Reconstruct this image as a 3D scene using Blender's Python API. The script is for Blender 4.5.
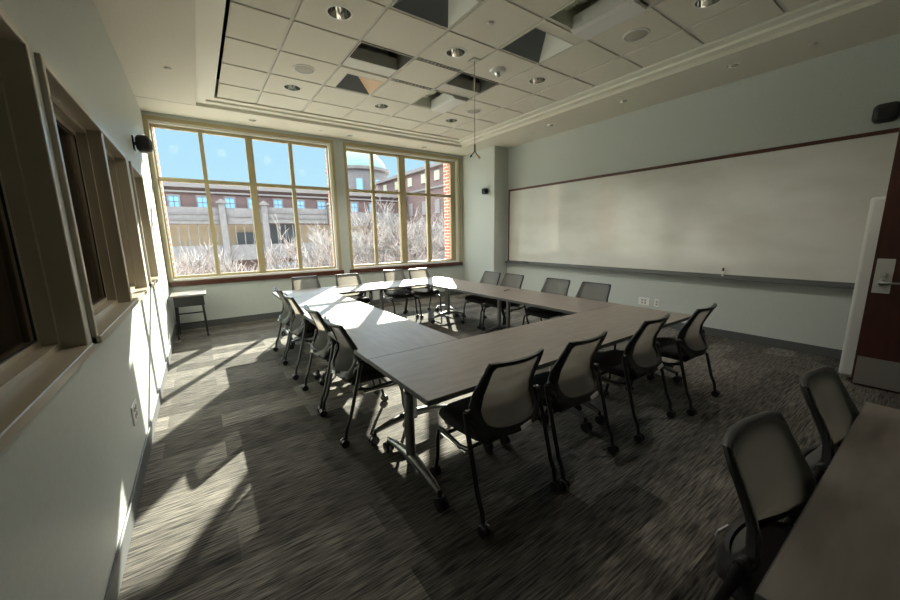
import bpy, bmesh, math, random
from mathutils import Vector, Matrix
for o in list(bpy.data.objects): bpy.data.objects.remove(o)
SC = bpy.context.scene
C = SC.collection
PI = math.pi
random.seed(7)
# ------------------------------------------------------------------ camera
H = 1.3806
F = 355.603; YAW = .6096; PITCH = -.1794; ROLL = -.0163
cam = bpy.data.cameras.new('camera'); cam.sensor_width = 36; cam.lens = F/900*36
cam.clip_start = .02; cam.clip_end = 400
co = bpy.data.objects.new('camera', cam); C.objects.link(co); SC.camera = co
fw = Vector((math.sin(YAW)*math.cos(PITCH), math.cos(YAW)*math.cos(PITCH), math.sin(PITCH)))
rt = Vector((math.cos(YAW), -math.sin(YAW), 0)); up = rt.cross(fw)
r2 = rt*math.cos(ROLL)+up*math.sin(ROLL); u2 = -rt*math.sin(ROLL)+up*math.cos(ROLL)
M = Matrix((r2, u2, -fw)).transposed().to_4x4(); M.translation = Vector((0, 0, H)); co.matrix_world = M
# ------------------------------------------------------------------ world, sun, exposure
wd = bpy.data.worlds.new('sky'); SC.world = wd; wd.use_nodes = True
nt = wd.node_tree; nt.nodes.clear()
wo = nt.nodes.new('ShaderNodeOutputWorld'); bg = nt.nodes.new('ShaderNodeBackground')
tc = nt.nodes.new('ShaderNodeTexCoord'); sx = nt.nodes.new('ShaderNodeSeparateXYZ')
cr = nt.nodes.new('ShaderNodeValToRGB')
nt.links.new(tc.outputs['Generated'], sx.inputs[0]); nt.links.new(sx.outputs[2], cr.inputs[0])
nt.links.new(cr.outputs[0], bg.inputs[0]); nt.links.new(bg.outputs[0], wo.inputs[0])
e = cr.color_ramp.elements
e[0].position = 0; e[0].color = (.60, .86, 1.0, 1)
e[1].position = .30; e[1].color = (.44, .75, 1.0, 1)
n = e.new(.45); n.color = (.80, .88, .95, 1)
n = e.new(1.0); n.color = (.80, .88, .95, 1)
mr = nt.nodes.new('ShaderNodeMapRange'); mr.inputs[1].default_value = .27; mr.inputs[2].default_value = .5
mr.inputs[3].default_value = .56; mr.inputs[4].default_value = 6.0  # sky above the window view made much brighter to fill the room
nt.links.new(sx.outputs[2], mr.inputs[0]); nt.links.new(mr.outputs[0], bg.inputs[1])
sun = bpy.data.lights.new('sun', 'SUN'); sun.energy = 16; sun.angle = math.radians(.5); sun.color = (1, .93, .80)
so = bpy.data.objects.new('sun', sun); C.objects.link(so)
so.rotation_euler = Vector((-.62*1.75, -1.75, -1)).to_track_quat('-Z', 'Y').to_euler(); so.location = (20, 30, 20)
SC.view_settings.view_transform = 'Standard'; SC.view_settings.look = 'None'
SC.view_settings.exposure = 1.0; SC.view_settings.gamma = 1; SC.view_settings.use_curve_mapping = False

# ------------------------------------------------------------------ materials
def mat(name, col, rough=.6, metal=0, spec=.5, **k):
    m = bpy.data.materials.new(name); m.use_nodes = True
    b = m.node_tree.nodes['Principled BSDF']
    b.inputs['Base Color'].default_value = (*col, 1); b.inputs['Roughness'].default_value = rough
    b.inputs['Metallic'].default_value = metal; b.inputs['Specular IOR Level'].default_value = spec
    for a, v in k.items(): b.inputs[a.replace('_', ' ')].default_value = v
    return m
def N(m, t, **k):
    n = m.node_tree.nodes.new(t)
    for a, v in k.items(): setattr(n, a, v)
    return n
def L(m, a, b): m.node_tree.links.new(a, b)
def BS(m): return m.node_tree.nodes['Principled BSDF']
def noisy(m, scale, c1, c2, stretch=(1, 1, 1), bump=0, detail=4, lo=.35, hi=.65):
    t = N(m, 'ShaderNodeTexCoord'); mp = N(m, 'ShaderNodeMapping'); mp.inputs['Scale'].default_value = stretch
    no = N(m, 'ShaderNodeTexNoise'); no.inputs['Scale'].default_value = scale; no.inputs['Detail'].default_value = detail
    r = N(m, 'ShaderNodeValToRGB'); r.color_ramp.elements[0].color = (*c1, 1); r.color_ramp.elements[1].color = (*c2, 1)
    r.color_ramp.elements[0].position = lo; r.color_ramp.elements[1].position = hi
    L(m, t.outputs['Object'], mp.inputs[0]); L(m, mp.outputs[0], no.inputs['Vector']); L(m, no.outputs[0], r.inputs[0])
    L(m, r.outputs[0], BS(m).inputs['Base Color'])
    if bump:
        b = N(m, 'ShaderNodeBump'); b.inputs['Strength'].default_value = bump; b.inputs['Distance'].default_value = .002
        L(m, no.outputs[0], b.inputs['Height']); L(m, b.outputs[0], BS(m).inputs['Normal'])
    return m
PAINT = noisy(mat('wall paint', (.5, .53, .49), .45, spec=.4), 60, (.50, .535, .50), (.53, .565, .53), bump=.15)
SOFFIT = noisy(mat('soffit paint', (.7, .68, .6), .8), 40, (.70, .67, .575), (.73, .70, .605))
TILE = noisy(mat('ceiling tile', (.7, .68, .6), .9), 300, (.66, .63, .54), (.78, .75, .65), bump=.3)
TBAR = mat('grid white', (.62, .60, .54), .5)
DARK = mat('dark void', (.02, .02, .02), .8)
WHITE = mat('white paint', (.75, .75, .72), .5)
BASE = mat('rubber base', (.085, .09, .09), .5)
TAN = mat('tan window paint', (.42, .35, .20), .4)
CASE = mat('metal casing paint', (.42, .37, .28), .28, spec=.6)
WOODM = noisy(mat('red brown wood', (.12, .035, .02), .35), 8, (.06, .018, .010), (.10, .032, .018), (1, 8, 8))
DOORM = noisy(mat('door wood', (.1, .03, .018), .4), 6, (.035, .011, .007), (.058, .017, .010), (6, 6, .6))
BOARD = noisy(mat('whiteboard', (.72, .72, .68), .13, spec=.7), 2.2, (.64, .64, .58), (.74, .74, .69), (1, .6, 1.4), lo=.3, hi=.6)
TRAY = mat('tray aluminium', (.16, .17, .17), .4, .4)
BLACK = mat('black plastic', (.012, .012, .013), .38)
BLACKM = mat('black metal', (.012, .012, .013), .28)
FABRIC = noisy(mat('black fabric', (.02, .02, .02), .9), 400, (.012, .012, .013), (.035, .035, .037), bump=.3)
CHROME = mat('chrome', (.75, .74, .70), .12, 1)
SILVER = mat('silver metal', (.27, .28, .28), .32, .8)
STEEL = mat('brushed steel', (.42, .41, .38), .38, .85)
EDGE = mat('table edge', (.10, .10, .10), .4)
LABELW = mat('white label', (.8, .8, .78), .5)
GREYP = mat('grey plastic', (.30, .30, .28), .6)
BRASS = mat('brass tip', (.45, .26, .10), .35, .7)
COPPER = WOODM
# table laminate
LAM = mat('taupe laminate', (.2, .18, .15), .36, spec=.5)
noisy(LAM, 9, (.150, .130, .112), (.190, .166, .143), (.6, 3, 1), detail=8)
# chair mesh
MESHM = bpy.data.materials.new('chair mesh'); MESHM.use_nodes = True
_n = MESHM.node_tree; _n.nodes.clear()
_o = _n.nodes.new('ShaderNodeOutputMaterial'); _d = _n.nodes.new('ShaderNodeBsdfDiffuse'); _t = _n.nodes.new('ShaderNodeBsdfTranslucent'); _p = _n.nodes.new('ShaderNodeBsdfTransparent')
_a = _n.nodes.new('ShaderNodeMixShader'); _b = _n.nodes.new('ShaderNodeMixShader')
_d.inputs[0].default_value = (.185, .19, .185, 1); _t.inputs[0].default_value = (.30, .27, .22, 1)
_a.inputs[0].default_value = .4; _b.inputs[0].default_value = .14
_n.links.new(_d.outputs[0], _a.inputs[1]); _n.links.new(_t.outputs[0], _a.inputs[2]); _n.links.new(_a.outputs[0], _b.inputs[1]); _n.links.new(_p.outputs[0], _b.inputs[2]); _n.links.new(_b.outputs[0], _o.inputs[0])
# glass
def glassmat(name, tint, refl):
    m = bpy.data.materials.new(name); m.use_nodes = True; n = m.node_tree; n.nodes.clear()
    o = n.nodes.new('ShaderNodeOutputMaterial'); t = n.nodes.new('ShaderNodeBsdfTransparent'); g = n.nodes.new('ShaderNodeBsdfGlossy')
    x = n.nodes.new('ShaderNodeMixShader'); lw = n.nodes.new('ShaderNodeLayerWeight'); mu = n.nodes.new('ShaderNodeMath'); mu.operation = 'MULTIPLY'
    lw.inputs[0].default_value = .25; mu.inputs[1].default_value = refl
    t.inputs[0].default_value = (*tint, 1); g.inputs['Roughness'].default_value = .02
    n.links.new(lw.outputs['Fresnel'], mu.inputs[0]); n.links.new(mu.outputs[0], x.inputs[0])
    n.links.new(t.outputs[0], x.inputs[1]); n.links.new(g.outputs[0], x.inputs[2]); n.links.new(x.outputs[0], o.inputs[0])
    return m
GLASS = glassmat('window glass', (.93, .96, .95), .6)
GLASS2 = glassmat('interior glass', (.5, .5, .48), .5)
DECAL = bpy.data.materials.new('film decal'); DECAL.use_nodes = True
_n = DECAL.node_tree; _n.nodes.clear(); _o = _n.nodes.new('ShaderNodeOutputMaterial'); _p = _n.nodes.new('ShaderNodeBsdfTransparent'); _t = _n.nodes.new('ShaderNodeBsdfTranslucent'); _a = _n.nodes.new('ShaderNodeMixShader')
_p.inputs[0].default_value = (.9, .93, .95, 1); _t.inputs[0].default_value = (.6, .6, .6, 1); _a.inputs[0].default_value = .02
_n.links.new(_p.outputs[0], _a.inputs[1]); _n.links.new(_t.outputs[0], _a.inputs[2]); _n.links.new(_a.outputs[0], _o.inputs[0])
# carpet
CARPET = mat('carpet', (.1, .1, .09), .95, spec=.1)
def carpet():
    m = CARPET; t = N(m, 'ShaderNodeTexCoord')
    br = N(m, 'ShaderNodeTexBrick'); br.offset = .37; br.offset_frequency = 2
    br.inputs['Scale'].default_value = 1; br.inputs['Brick Width'].default_value = .92; br.inputs['Row Height'].default_value = .23
    br.inputs['Mortar Size'].default_value = 0; br.inputs['Color1'].default_value = (0, 0, 0, 1); br.inputs['Color2'].default_value = (1, 1, 1, 1); br.inputs['Bias'].default_value = 0
    L(m, t.outputs['Object'], br.inputs['Vector'])
    mp = N(m, 'ShaderNodeMapping'); mp.inputs['Scale'].default_value = (6.5, 115, 1)
    no = N(m, 'ShaderNodeTexNoise'); no.inputs['Scale'].default_value = 1; no.inputs['Detail'].default_value = 2; no.inputs['Roughness'].default_value = .6
    L(m, t.outputs['Object'], mp.inputs[0]); L(m, mp.outputs[0], no.inputs['Vector'])
    n2 = N(m, 'ShaderNodeTexNoise'); n2.inputs['Scale'].default_value = 220; L(m, t.outputs['Object'], n2.inputs['Vector'])
    r = N(m, 'ShaderNodeValToRGB'); e = r.color_ramp.elements
    e[0].position = .35; e[0].color = (.040, .041, .039, 1); e[1].position = .69; e[1].color = (.22, .20, .172, 1)
    L(m, no.outputs[0], r.inputs[0])
    mr = N(m, 'ShaderNodeMapRange'); mr.inputs['To Min'].default_value = .48; mr.inputs['To Max'].default_value = 1.3
    L(m, br.outputs['Color'], mr.inputs['Value'])
    mx = N(m, 'ShaderNodeMix', data_type='RGBA', blend_type='MULTIPLY'); mx.inputs[0].default_value = 1
    L(m, r.outputs[0], mx.inputs[6]); L(m, mr.outputs[0], mx.inputs[7])
    m3 = N(m, 'ShaderNodeMapRange'); m3.inputs['To Min'].default_value = .6; m3.inputs['To Max'].default_value = 1.4; L(m, n2.outputs[0], m3.inputs['Value'])
    mx2 = N(m, 'ShaderNodeMix', data_type='RGBA', blend_type='MULTIPLY'); mx2.inputs[0].default_value = .8
    L(m, mx.outputs[2], mx2.inputs[6]); L(m, m3.outputs[0], mx2.inputs[7]); L(m, mx2.outputs[2], BS(m).inputs['Base Color'])
    b = N(m, 'ShaderNodeBump'); b.inputs['Strength'].default_value = .5; b.inputs['Distance'].default_value = .004
    L(m, no.outputs[0], b.inputs['Height']); L(m, b.outputs[0], BS(m).inputs['Normal'])
carpet()
# brick
def brickmat(name, c1, c2, mo, bw=.21, rh=.075, axis='xz'):
    m = mat(name, c1, .85); t = N(m, 'ShaderNodeTexCoord'); s = N(m, 'ShaderNodeSeparateXYZ'); cb = N(m, 'ShaderNodeCombineXYZ')
    L(m, t.outputs['Object'], s.inputs[0])
    ad = N(m, 'ShaderNodeMath', operation='ADD'); L(m, s.outputs[0], ad.inputs[0]); L(m, s.outputs[1], ad.inputs[1])
    L(m, ad.outputs[0], cb.inputs[0]); L(m, s.outputs[2], cb.inputs[1])
    br = N(m, 'ShaderNodeTexBrick'); br.inputs['Scale'].default_value = 1; br.inputs['Brick Width'].default_value = bw; br.inputs['Row Height'].default_value = rh
    br.inputs['Mortar Size'].default_value = .008; br.inputs['Color1'].default_value = (*c1, 1); br.inputs['Color2'].default_value = (*c2, 1); br.inputs['Mortar'].default_value = (*mo, 1)
    L(m, cb.outputs[0], br.inputs['Vector']); L(m, br.outputs['Color'], BS(m).inputs['Base Color']); return m
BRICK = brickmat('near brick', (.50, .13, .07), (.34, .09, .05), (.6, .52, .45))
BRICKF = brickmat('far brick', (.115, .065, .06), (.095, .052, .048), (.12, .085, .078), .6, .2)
CONC = noisy(mat('concrete', (.6, .55, .55), .9), 3, (.115, .10, .098), (.15, .13, .127))
STONE = mat('pale stone', (.15, .13, .125), .9)
COPR = mat('green copper', (.10, .17, .14), .6)
BLUEG = mat('blue reflective glass', (.25, .45, .65), .08, .3)
GROUND = noisy(mat('pale bounce ground', (.7, .66, .58), .9), .6, (.66, .62, .54), (.78, .74, .65))  # ground colour kept pale to bounce sunlight up to the ceiling
TWIG = noisy(mat('bare twigs', (.5, .42, .36), .8), 3, (.11, .095, .085), (.34, .30, .27))
OUTER = mat('far room', (.30, .22, .16), .8)

# ------------------------------------------------------------------ geometry helpers
class B:
    def __init__(s): s.m = bmesh.new()
    def box(s, a, b, bev=0, rot=None, seg=1):
        a = Vector(a); b = Vector(b); c = (a+b)/2; d = b-a
        r = bmesh.ops.create_cube(s.m, size=1); v = r['verts']
        for q in v: q.co = Vector((q.co.x*d.x, q.co.y*d.y, q.co.z*d.z))
        if bev:
            ed = list({e for q in v for e in q.link_edges})
            rr = bmesh.ops.bevel(s.m, geom=ed, offset=min(bev, min(abs(d.x), abs(d.y), abs(d.z))*.49), segments=seg, profile=.5, affect='EDGES')
            v = list({q for f in rr['faces'] for q in f.verts}|{q for q in v if q.is_valid})
        for q in v: q.co = (rot @ q.co if rot else q.co)+c
        return s
    def tube(s, pts, r, n=8, cap=True):
        pts = [Vector(p) for p in pts]; rs = r if isinstance(r, (list, tuple)) else [r]*len(pts)
        t = (pts[1]-pts[0]).normalized(); a = Vector((0, 0, 1)) if abs(t.z) < .9 else Vector((1, 0, 0))
        u = t.cross(a).normalized(); rings = []
        for i, p in enumerate(pts):
            if i == 0: t = pts[1]-pts[0]
            elif i == len(pts)-1: t = pts[-1]-pts[-2]
            else: t = (pts[i+1]-p).normalized()+(p-pts[i-1]).normalized()
            t.normalize(); u = (u-t*u.dot(t)).normalized(); w = t.cross(u)
            rings.append([s.m.verts.new(p+(u*math.cos(2*PI*k/n)+w*math.sin(2*PI*k/n))*rs[i]) for k in range(n)])
        for i in range(len(rings)-1):
            for k in range(n):
                s.m.faces.new((rings[i][k], rings[i][(k+1) % n], rings[i+1][(k+1) % n], rings[i+1][k]))
        if cap: s.m.faces.new(rings[0][::-1]); s.m.faces.new(rings[-1])
        return s
    def lathe(s, c, prof, n=20, axis='z', cap=True):
        c = Vector(c); rings = []
        for (r, h) in prof:
            ring = []
            for k in range(n):
                a = 2*PI*k/n; x, y = r*math.cos(a), r*math.sin(a)
                p = {'z': (x, y, h), 'x': (h, x, y), 'y': (x, h, y)}[axis]
                ring.append(s.m.verts.new(c+Vector(p)))
            rings.append(ring)
        for i in range(len(rings)-1):
            for k in range(n): s.m.faces.new((rings[i][k], rings[i][(k+1) % n], rings[i+1][(k+1) % n], rings[i+1][k]))
        if cap: s.m.faces.new(rings[0][::-1]); s.m.faces.new(rings[-1])
        return s
    def poly(s, pts): s.m.faces.new([s.m.verts.new(p) for p in pts]); return s
    def prism(s, pts, d):
        d = Vector(d); a = [s.m.verts.new(p) for p in pts]; b = [s.m.verts.new(Vector(p)+d) for p in pts]; n = len(pts)
        s.m.faces.new(a[::-1]); s.m.faces.new(b)
        for k in range(n): s.m.faces.new((a[k], a[(k+1) % n], b[(k+1) % n], b[k]))
        return s
    def done(s, name, m, parent=None, smooth=False, kind=None, loc=None, recalc=True):
        if recalc: bmesh.ops.recalc_face_normals(s.m, faces=s.m.faces)
        me = bpy.data.meshes.new(name); 
        if loc:
            for v in s.m.verts: v.co -= Vector(loc)
        s.m.to_mesh(me); s.m.free(); me.materials.append(m)
        if smooth:
            for p in me.polygons: p.use_smooth = True
            try: me.set_sharp_from_angle(angle=math.radians(40))
            except Exception: pass
        o = bpy.data.objects.new(name, me); C.objects.link(o)
        if loc: o.location = loc
        if parent: o.parent = parent
        if kind: o['kind'] = kind
        return o
def thing(name, label, cat, loc=(0, 0, 0), rz=0, group=None):
    o = bpy.data.objects.new(name, None); C.objects.link(o); o.empty_display_size = .1
    o.location = loc; o.rotation_euler = (0, 0, rz); o['label'] = label; o['category'] = cat
    if group: o['group'] = group
    return o
def tag(o, label, cat, group=None):
    o['label'] = label; o['category'] = cat
    if group: o['group'] = group
    return o
def carve(o, cuts):
    q = B()
    for x, y, z0, z1, r in cuts: q.lathe((x, y, 0), [(r, z0), (r, z1)], 28)
    c = q.done('cutter', o.data.materials[0])
    md = o.modifiers.new('b', 'BOOLEAN'); md.object = c; md.operation = 'DIFFERENCE'; md.solver = 'EXACT'; md.use_self = True
    dg = bpy.context.evaluated_depsgraph_get(); me = bpy.data.meshes.new_from_object(o.evaluated_get(dg))
    o.modifiers.clear(); o.data = me; bpy.data.objects.remove(c)
def children_of(r): return [o for o in bpy.data.objects if o.parent == r]
def dup(root, loc, rz, label, group=None):
    r = root.copy(); C.objects.link(r); r.location = loc; r.rotation_euler = (0, 0, rz); r['label'] = label
    if group: r['group'] = group
    for ch in children_of(root):
        c = ch.copy(); C.objects.link(c); c.parent = r
        for g in children_of(ch):
            d = g.copy(); C.objects.link(d); d.parent = c
    return r
S = 'structure'
# ------------------------------------------------------------------ room shell
XL = -.426; XR = 5.53; YF = 6.79; YB = -.62; ZS = 3.151; ZT = 3.234
PX = 5.15; PY = 5.71
B().box((XL-.3, YB-.2, -.12), (XR+.2, YF+.1, 0)).done('floor', CARPET, kind=S)
# left wall with three openings
WL = [(-.45, 1.97), (2.17, 4.13), (4.50, 5.30)]; WZ0, WZ1 = .97, 2.06
b = B(); X0 = XL-.14
ys = [YB-.2]
for a, c in WL: ys += [a, c]
ys.append(YF+.4)
g = .012
for i in range(0, len(ys), 2): b.box((X0, ys[i]+(g if i else 0), 0), (XL, ys[i+1]-(g if i < len(ys)-2 else 0), 3.4))
for a, c in WL: b.box((X0, a-g, 0), (XL, c+g, WZ0-g)); b.box((X0, a-g, WZ1+g), (XL, c+g, 3.4))
b.done('wall_left', PAINT, kind=S)
# window wall (far)
U1 = (-.40, 2.22); U2 = (2.40, 5.08); Z0, Z1 = .76, 3.10
b = B(); yo = 7.2
b.box((XL-.14, YF, 0), (PX+.5, 6.98, Z0)); b.box((XL-.14, YF, Z1), (PX+.5, 6.98, 3.5))
b.box((XL, YF, Z0), (U1[0], 6.98, Z1)); b.box((U1[1], YF, Z0), (U2[0], 6.98, Z1)); b.box((U2[1], YF, Z0), (PX+.5, 6.98, Z1))
b.done('wall_far', PAINT, kind=S)
b = B()
b.box((-2.2, 6.98, -3.5), (8, yo, .74)); b.box((-2.2, 6.98, 3.16), (8, yo, 4.6))
b.box((-2.2, 6.98, .74), (-.33, yo, 3.04)); b.box((2.19, 6.98, .74), (2.34, yo, 3.04)); b.box((4.90, 6.98, .74), (8, yo, 3.04))
b.done('wall_outside', BRICK, kind=S)
B().box((XR, YB-.2, 0), (XR+.15, YF+.2, 3.4)).done('wall_right', PAINT, kind=S)
B().box((PX, PY, 0), (XR, YF, ZS)).done('wall_pier', PAINT, kind=S)
# back wall with a doorway at its right end
b = B(); b.box((XL-.14, YB-.15, 0), (3.74, YB, 3.4)); b.box((4.68, YB-.15, 0), (XR+.1, YB, 3.4)); b.box((3.74, YB-.15, 2.3), (4.68, YB, 3.4))
b.done('wall_back', PAINT, kind=S)
b = B(); b.box((3.2, YB-2.0, 0), (3.3, YB-.15, 3)); b.box((5.2, YB-2.0, 0), (5.3, YB-.15, 3)); b.box((3.2, YB-2.1, 0), (5.3, YB-2.0, 3)); b.box((3.2, YB-2.1, 2.9), (5.3, YB-.15, 3)); b.box((3.2, YB-2.1, -.1), (5.3, YB-.15, 0))
b.done('wall_corridor', PAINT, kind=S)
# baseboards
B().box((XL, YB, 0), (XL+.012, YF, .105), .003).done('baseboard_left', BASE, kind=S)
B().box((XL+.012, YF-.012, 0), (PX, YF, .105), .003).done('baseboard_far', BASE, kind=S)
B().box((XR-.012, YB, 0), (XR, PY, .105), .003).done('baseboard_right', BASE, kind=S)
b = B(); b.box((PX-.012, PY-.012, 0), (PX, YF-.012, .105)); b.box((PX-.012, PY-.012, 0), (XR-.012, PY, .105)); b.done('baseboard_pier', BASE, kind=S)
# dark room behind the left windows
b = B(); b.box((-2.9, YB-.4, -.1), (X0, YF, -.02)); b.box((-2.9, YB-.4, 2.7), (X0, YF, 2.8)); b.box((-3.0, YB-.4, -.1), (-2.9, YF, 2.8)); b.box((-3, YB-.5, -.1), (X0, YB-.4, 2.8)); b.box((-3, YF, -.1), (X0, YF+.1, 2.8))
b.done('wall_neighbour_room', OUTER, kind=S)
ld = bpy.data.lights.new('neighbour_fill', 'POINT'); ld.energy = 16; ld.shadow_soft_size = .15; ld.color = (1, .85, .7)  # unseen fill light, added so the room behind the glass isn't black
lo = bpy.data.objects.new('neighbour_fill', ld); C.objects.link(lo); lo.location = (-1.8, 2.5, 2.5)
# soffit ceiling with stepped tray
TX0, TX1, TY0, TY1 = .44, 4.42, -.30, 5.93     # tile field
def ring(b, o, i, z0, z1):
    b.box((o[0], o[2], z0), (o[1], i[2], z1)); b.box((o[0], i[3], z0), (o[1], o[3], z1)); b.box((o[0], i[2], z0), (i[0], i[3], z1)); b.box((i[1], i[2], z0), (o[1], i[3], z1))
R0 = (XL-.1, XR+.1, YB-.1, YF+.1); R1 = (.20, 4.66, -.5, 6.17); R2 = (.31, 4.55, -.42, 6.06); R3 = (TX0-.035, TX1+.012, TY0-.02, TY1+.02)
b = B(); ring(b, R0, R1, ZS, 3.5); b.done('ceiling_soffit', SOFFIT, kind=S)
b = B(); ring(b, R1, R2, ZS+.042, 3.5); ring(b, R2, R3, ZS+.068, 3.30); b.done('trim_1', mat('moulding', (.82, .80, .70), .6), kind=S)
b = B(); b.box((XL, 6.163, ZS-.0015), (.20, 6.170, ZS+.002)); b.done('trim_2', GREYP, kind=S)
# tile field
T = .6096; GX, GY = .2836, 2.9781
holes = {(2, 1): 'slot', (4, 1): 'slot', (2, 2): 'shaft', (4, -1): 'shaft', (2, -1): 'shaft', (4, -2): 'trough', (4, 2): 'trough'}
b = B(); tb = B()
def hole_rect(c, r, k):
    x, y = GX+c*T, GY+r*T
    if k == 'shaft': return (x+(.14 if (c, r) == (2, 2) else .03), y+.14, x+T-.02, y+T-.02)
    return (x+.02, y+.02, x+T-.02, y+T-.02)
for c in range(0, 8):
    for r in range(-6, 6):
        x0, y0 = GX+c*T, GY+r*T; x1, y1 = x0+T, y0+T; g = .016
        a = (max(x0+g, TX0), max(y0+g, TY0), min(x1-g, TX1), min(y1-g, TY1))
        if a[2]-a[0] < .03 or a[3]-a[1] < .03: continue
        k = holes.get((c, r))
        if not k: b.box((a[0], a[1], ZT), (a[2], a[3], ZT+.02), .003)
        elif k == 'shaft':
            h = hole_rect(c, r, k)
            b.box((a[0], a[1], ZT), (a[2], h[1], ZT+.02)); b.box((a[0], h[1], ZT), (h[0], a[3], ZT+.02))
b.done('ceiling', TILE, kind=S)
for c in range(1, 8):
    x = GX+c*T
    if TX0 < x < TX1: tb.box((x-.012, TY0, ZT+.010), (x+.012, TY1, ZT+.035))
for r in range(-5, 6):
    y = GY+r*T
    if TY0 < y < TY1: tb.box((TX0, y-.012, ZT+.009), (TX1, y+.012, ZT+.034))
tb.done('trim_3', TBAR, kind=S)
b = B(); b.box((-1, YB-.5, 4.2), (6, YF+.2, 4.3))
b.box((-.6, YB-.3, 3.4), (-.5, YF+.1, 4.25)); b.box((5.6, YB-.3, 3.4), (5.7, YF+.1, 4.25)); b.box((-.6, YB-.4, 3.4), (5.7, YB-.3, 4.25)); b.box((-.6, YF+.1, 3.4), (5.7, YF+.18, 4.25))
b.done('ceiling_plenum', DARK, kind=S)

# ------------------------------------------------------------------ ceiling recesses
SHW = mat('shaft lit panel', (.88, .88, .82), .5); SHD = mat('shaft shaded panel', (.16, .18, .19), .45); SHT = mat('shaft warm lit panel', (.72, .50, .32), .6)  # white, dark and tan put lit, shaded and warm-lit tones into panel colours
shl = {(2, 2): ('open square ceiling recess with one warm-lit panel and one shaded panel', SHT), (4, -1): ('open square ceiling recess with white panel, in the tile row right of the hanging cord', SHW), (2, -1): ('largest open square ceiling recess, cut by the top edge of the photo', SHW)}
for (c, r), (lab, wm) in shl.items():
    x0, y0, x1, y1 = hole_rect(c, r, 'shaft'); z = ZT+.002; h = .75; f = .10
    o = thing('ceiling_recess', lab, 'ceiling recess', (x0, y0, z), 0, 'open square ceiling recesses')
    w = x1-x0; d = y1-y0
    h = .24; ap = (w*(.12 if (c, r) == (2, 2) else .66), d*.35, h); k = Vector((0, 0, .012))
    q = B()
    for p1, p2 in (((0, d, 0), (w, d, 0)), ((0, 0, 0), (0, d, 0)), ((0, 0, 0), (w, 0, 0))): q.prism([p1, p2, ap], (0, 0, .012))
    q.done('shaded_panel', SHD, o)
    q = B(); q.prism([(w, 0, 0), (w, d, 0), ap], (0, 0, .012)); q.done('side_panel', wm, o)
    q = B(); q.box((-.012, -.012, -.004), (w+.012, 0, .004)); q.box((-.012, d, -.004), (w+.012, d+.012, .004)); q.box((-.012, 0, -.004), (0, d, .004)); q.box((w, 0, -.004), (w+.012, d, .004)); q.done('rim', TBAR, o)
TROF = mat('fixture pale metal', (.62, .62, .55), .35)
for (c, r), lab in {(2, 1): 'open ceiling light slot in the left tile row beside the warm-lit recess', (4, 1): 'open ceiling light slot behind the hanging cord'}.items():
    x0, y0, x1, y1 = hole_rect(c, r, 'slot'); w = x1-x0; d = y1-y0
    o = thing('ceiling_light_slot', lab, 'ceiling light', (x0, y0, ZT+.002), 0, 'open ceiling light slots')
    q = B(); q.box((0, d*.62, 0), (w, d*.64, .12)); q.box((0, d*.64, .0), (w, d, .03), .004); q.box((0, d-.01, .03), (w, d, .4)); q.done('ledge', TROF, o)
    q = B(); q.box((0, -.01, 0), (w, 0, .5)); q.box((-.01, 0, 0), (0, d, .5)); q.box((w, 0, 0), (w+.01, d, .5)); q.box((0, 0, .5), (w, d, .51)); q.done('housing', mat('slot inside', (.16, .16, .14), .6), o)
    q = B(); q.tube([(0, d*.45, .33), (w, d*.45, .33)], .05, 12); q.tube([(w*.7, .02, .2), (w*.72, d*.5, .22)], .014, 6); q.done('duct', mat('slot duct', (.22, .22, .19), .5), o, True)
    q = B(); q.box((-.008, -.008, -.004), (w+.008, 0, .006)); q.box((-.008, d, -.004), (w+.008, d+.008, .006)); q.box((-.008, 0, -.004), (0, d, .006)); q.box((w, 0, -.004), (w+.008, d, .006)); q.done('rim', TBAR, o)
for (c, r), lab in {(4, -2): 'ceiling recess with a long white trough hanging along its right side, at the top edge', (4, 2): 'small ceiling recess with a white trough, behind the lower cord'}.items():
    x0, y0, x1, y1 = hole_rect(c, r, 'trough'); w = x1-x0; d = y1-y0
    o = thing('ceiling_trough_light', lab, 'ceiling light', (x0, y0, ZT+.002), 0, 'ceiling trough lights')
    q = B(); q.prism([(w*.55, 0, -.02), (w*.62, 0, -.035), (w*.95, 0, -.035), (w*.99, 0, 0), (w*.99, 0, .10), (w*.55, 0, .10)], (0, d, 0)); q.done('trough', WHITE, o)
    q = B(); q.box((0, d-.01, 0), (w, d, .35)); q.box((0, 0, 0), (w, .01, .35)); q.box((-.01, 0, 0), (0, d, .35)); q.box((w, 0, 0), (w+.01, d, .35)); q.box((0, 0, .35), (w, d, .36)); q.done('housing', mat('trough inside', (.66, .67, .56), .6), o)
    q = B(); q.tube([(w*.36, .01, .20), (w*.36, d-.01, .20)], .085, 16); q.tube([(w*.05, d*.6, .1), (w*.3, d*.75, .09), (w*.5, d*.7, .14)], .008, 6); q.done('duct', mat('pale duct', (.6, .61, .5), .4), o, True)
# linear diffusers in grid lines
for r, lab in ((1, 'thin slotted air diffuser in the ceiling grid, beside the light slot'), (2, 'thin slotted air diffuser in the ceiling grid, nearer the windows')):
    x0 = GX+3*T+.02; y = GY+r*T; q = B()
    q.box((x0, y-.03, ZT-.004), (x0+T-.04, y-.022, ZT+.012)); q.box((x0, y+.022, ZT-.004), (x0+T-.04, y+.03, ZT+.012))
    for i in range(12): q.box((x0+.01+i*.048, y-.022, ZT-.001), (x0+.028+i*.048, y+.022, ZT+.01))
    tag(q.done('air_diffuser', mat('diffuser', (.3, .3, .27), .5), loc=(x0, y, ZT)), lab, 'air vent', 'thin slotted air diffusers')
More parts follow.
